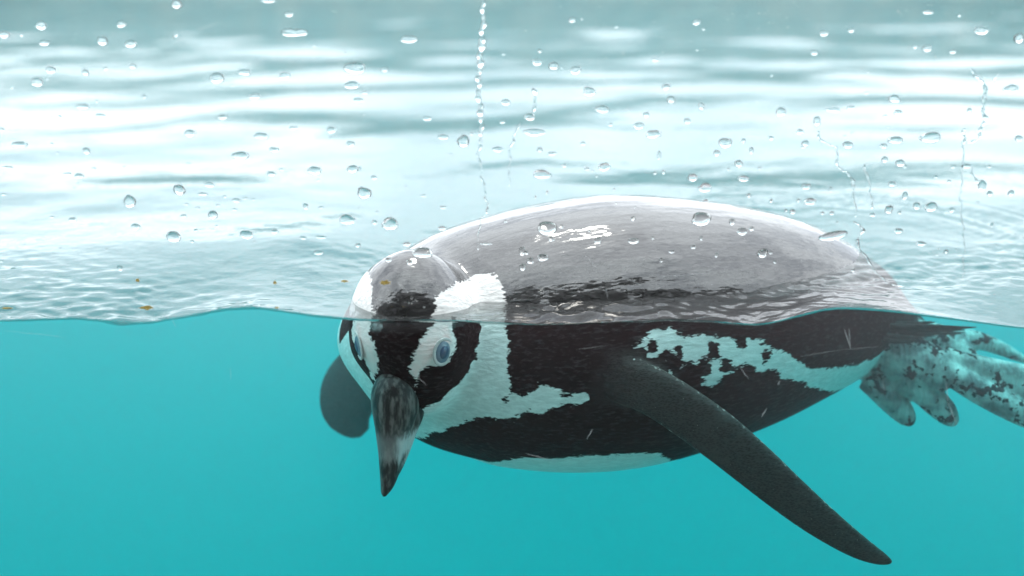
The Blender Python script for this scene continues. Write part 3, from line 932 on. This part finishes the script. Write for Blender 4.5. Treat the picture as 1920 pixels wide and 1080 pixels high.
for n_, d_ in enumerate(DROPS.split()):
    x, y, w, h = map(float, d_.split(','))
    key = (int(x), int(y))
    o = droplet(x, y, max(w, 4.5), max(h, 3.6), n_, notch=0.38 if key == (552, 61) else 0.0)
    if key == (1562, 442):
        o.rotation_euler = (0, math.radians(-10), 0)
    lab, grp = drop_label(x, y, w, h)
    tag(o, SPECIAL.get(key, lab), 'droplet', 'droplets on the glass' if key in SPECIAL else grp)


def trail(pts, label, w0, seed, bead=0.5):
    """a thin run of water left on the inner face of the pane, in and out of breath along its length"""
    r_ = random.Random(seed)
    sp = spline([(x, y, w) for x, y, w in pts], max(12, int(sum(math.hypot(pts[i][0] - pts[i - 1][0], pts[i][1] - pts[i - 1][1]) for i in range(1, len(pts))) / 2.6)))
    v, f = [], []
    sec = 7
    ph = [r_.uniform(0, 6.28) for _ in range(4)]
    for i, (x, y, w) in enumerate(sp):
        x += 1.6 * math.sin(i * 0.45 + ph[0]) + 0.9 * math.sin(i * 0.83 + ph[1]) + r_.uniform(-.5, .5)
        c = at(x, y, 0.0)
        s = PXM(x, y)
        hw = max(w * w0 * s * (1 + bead * math.sin(i * 0.9 + ph[2]) * math.sin(i * 0.37 + ph[3])) * 0.5, 0.4 * s)
        if i in (0, len(sp) - 1):
            hw = 0.25 * s
        for k_ in range(sec):
            a = math.pi * k_ / (sec - 1)
            v.append((c.x - hw * math.cos(a), 0.0003 + 0.55 * hw * math.sin(a), c.z))
    for i in range(len(sp) - 1):
        for k_ in range(sec):
            k2 = (k_ + 1) % sec
            f.append((i * sec + k_, (i + 1) * sec + k_, (i + 1) * sec + k2, i * sec + k2))
    f.append(tuple(range(sec))); f.append(tuple((len(sp) - 1) * sec + k_ for k_ in range(sec - 1, -1, -1)))
    o = mesh_obj('water_trail', v, f, dm)
    bm = bmesh.new(); bm.from_mesh(o.data); bmesh.ops.recalc_face_normals(bm, faces=bm.faces[:]); bm.to_mesh(o.data); bm.free()
    tag(o, label, 'water trail', 'water trails on the glass')
    return o


trail([(905, 0, 6), (906, 40, 7), (903, 84, 11), (899, 130, 9), (897, 170, 8), (901, 210, 9), (902, 250, 6), (898, 290, 4), (905, 335, 3), (912, 375, 3), (914, 400, 4), (900, 415, 2), (896, 470, 1.6)], 'longest straight beaded water trail, running down to the penguin\'s crown', 1.0, 1)
trail([(1000, 165, 8), (1003, 190, 6), (1001, 212, 4), (990, 222, 3)], 'short broken water trail above a wide flat-bottomed droplet', 1.0, 2)
trail([(976, 230, 3), (962, 262, 4), (956, 285, 3), (955, 320, 2.5), (955, 350, 2)], 'faint thin water trail beside the longest beaded one', 1.0, 3)
trail([(1532, 245, 4), (1540, 262, 5), (1555, 272, 7), (1567, 276, 4), (1570, 300, 4), (1576, 318, 5), (1592, 326, 4), (1599, 345, 5), (1602, 372, 3), (1604, 408, 2)], 'stepped water trail with a kink ending above the penguin\'s lower back', 1.0, 4)
trail([(1603, 415, 5), (1612, 424, 5), (1619, 434, 6), (1610, 446, 3), (1608, 455, 5), (1618, 475, 4.5), (1632, 495, 4), (1648, 515, 3), (1662, 530, 3), (1678, 535, 6), (1694, 538, 5)], 'dark crooked water trail slanting across the end of the penguin\'s back', 1.0, 5)
trail([(1819, 125, 4), (1828, 142, 7), (1844, 154, 9), (1846, 180, 6), (1845, 210, 7), (1846, 228, 8), (1838, 245, 6), (1832, 262, 6), (1818, 268, 10), (1808, 268, 4)], 'forked water trail with a wide bent foot beside a broad droplet', 1.0, 6)
trail([(1872, 136, 3), (1866, 150, 4), (1858, 153, 4)], 'short side branch of the forked water trail', 1.0, 7)
trail([(1807, 240, 5), (1808, 256, 5), (1806, 290, 3), (1803, 340, 2), (1801, 380, 2), (1805, 420, 2.2), (1808, 455, 2), (1807, 500, 1.6), (1806, 525, 1.2)], 'hair-thin straight water trail beside the penguin\'s tail end', 1.0, 8)
trail([(1621, 308, 4), (1626, 330, 3), (1632, 355, 3), (1634, 375, 3), (1636, 392, 4)], 'short thin water trail beside the stepped one', 1.0, 9)
trail([(1824, 315, 3), (1826, 332, 4), (1834, 345, 4)], 'shortest curved water trail joining a round droplet', 1.0, 10)

# scratches in the glass: shallow gouges with a raised pale lip
scm = simple_mat('scratch_lip', (0.40, 0.43, 0.43), (0.62, 0.65, 0.65), 400.0, 0.5, 0.1)
SCR = [(1583, 617, 1595, 654, 1.3), (1592, 616, 1594, 652, 1.0), (1774, 716, 1778, 756, 1.0), (1778, 756, 1794, 796, 1.0), (1655, 715, 1658, 733, 1.0), (1097, 478, 1118, 503, 0.9), (1125, 132, 1148, 174, 0.7), (1388, 690, 1404, 710, 1.0), (1428, 782, 1438, 765, 1.6),
       (1100, 824, 1111, 805, 1.4), (1458, 722, 1462, 715, 1.8), (312, 88, 352, 68, 0.8), (365, 58, 414, 41, 0.8), (780, 705, 800, 722, 0.8), (432, 690, 433, 712, 0.7), (320, 595, 330, 614, 0.7), (1080, 655, 1140, 648, 0.4), (975, 545, 1045, 535, 0.7), (1240, 520, 1330, 512, 0.7),
       (1170, 520, 1202, 535, 0.7), (1500, 668, 1580, 655, 0.4), (1580, 655, 1650, 650, 0.4), (745, 530, 765, 548, 0.8), (1680, 20, 1690, 26, 1.2), (1681, 14, 1690, 28, 0.9), (700, 560, 745, 568, 0.6), (985, 850, 1030, 862, 0.8), (8, 620, 120, 632, 0.5), (1136, 540, 1140, 560, 0.7),
       (830, 545, 860, 541, 0.6), (1290, 600, 1345, 590, 0.6), (900, 540, 930, 538, 0.5), (940, 565, 1010, 560, 0.6)]
for i, (x0, y0, x1, y1, w) in enumerate(SCR):
    r_ = random.Random(i)
    v, f = [], []
    nn = 7
    for k_ in range(nn):
        u = k_ / (nn - 1)
        x, y = x0 + (x1 - x0) * u + r_.uniform(-.6, .6), y0 + (y1 - y0) * u + r_.uniform(-.6, .6)
        c = at(x, y, -0.0281)
        s = PXM(x, y)
        hw = w * s * 0.40 * max(0.15, math.sin(math.pi * min(max(u, .06), .94)) ** 0.6)
        nx, nz = (y1 - y0), (x1 - x0)
        ln = math.hypot(nx, nz)
        nx, nz = nx / ln * hw, nz / ln * hw
        v += [(c.x - nx, c.y, c.z - nz), (c.x, c.y - hw * 0.8, c.z), (c.x + nx, c.y, c.z + nz)]
    for k_ in range(nn - 1):
        b_ = k_ * 3
        f += [(b_, b_ + 1, b_ + 4, b_ + 3), (b_ + 1, b_ + 2, b_ + 5, b_ + 4), (b_ + 2, b_, b_ + 3, b_ + 5)]
    mesh_obj('scratch', v, f, scm, pane)

# dried splash marks, too small to tell apart
v, f = [], []
r_ = random.Random(5)
for i in range(420):
    if i < 300:
        x, y = r_.choice([r_.uniform(0, 1920), r_.gauss(1560, 170), r_.gauss(1250, 260)]), abs(r_.gauss(60, 70))
    else:
        x, y = r_.uniform(650, 1900), r_.gauss(500, 45)
    c = at(x, y, 0.0)
    s = PXM(x, y) * abs(r_.gauss(0.55, 0.5)) + 0.00008
    b_ = len(v)
    a0 = r_.uniform(0, 6)
    st_ = r_.uniform(0.4, 1.0)
    for j in range(6):
        a = a0 + j * math.pi / 3
        v.append((c.x + s * math.cos(a), 0.0002, c.z + s * st_ * math.sin(a)))
    v.append((c.x, 0.0003, c.z))
    f += [(b_ + (j + 1) % 6, b_ + j, b_ + 6) for j in range(6)]
sp_ = mesh_obj('splash_speck', v, f, scm, pane)
sp_['kind'] = 'stuff'

# flecks stuck to the glass near the waterline
fm = simple_mat('dried_algae', (0.55, 0.36, 0.06), (0.70, 0.52, 0.16), 900.0, 0.7, 0.4)
FL = [(722, 530, 26, 11, 'long yellow algae fleck on the glass over the penguin\'s brow'), (258, 526, 9, 9, 'round yellow algae fleck on the glass over rippled open water'),
      (515, 530, 10, 9, 'ochre algae fleck on the glass beside the crest of a wave'), (275, 577, 34, 10, 'ragged brown algae smear on the glass just above the waterline'),
      (519, 577, 10, 5, 'small dark brown speck on the glass at the crest of the waterline'), (646, 527, 18, 7, 'pale ochre fleck on the glass beside the penguin\'s white cheek'), (12, 578, 28, 4, 'thin ochre streak on the glass along the waterline')]
for i, (x, y, w, h, lab) in enumerate(FL):
    r_ = random.Random(40 + i)
    c = at(x, y, 0.0)
    s = PXM(x, y)
    v, f = [], []
    seg = 22
    rr = [r_.uniform(0.45, 1.0) for _ in range(seg)]
    for lay, (q, yy) in enumerate(((1.0, 0.0002), (0.85, 0.0006), (0.35, 0.0009))):
        for j in range(seg):
            a = 2 * math.pi * j / seg
            v.append((w * s * .5 * math.cos(a) * rr[j] * q, yy + (0.0002 * rr[(j * 3) % seg] if lay else 0), h * s * .5 * math.sin(a) * rr[j] * q))
    for lay in range(2):
        for j in range(seg):
            j2 = (j + 1) % seg
            f.append((lay * seg + j2, lay * seg + j, (lay + 1) * seg + j, (lay + 1) * seg + j2))
    f.append(tuple(range(seg))); f.append(tuple(2 * seg + j for j in range(seg - 1, -1, -1)))
    o = mesh_obj('algae_fleck', v, f, fm, smooth=False)
    o.location = (c.x, 0, c.z)
    tag(o, lab, 'algae fleck', 'flecks stuck to the glass')
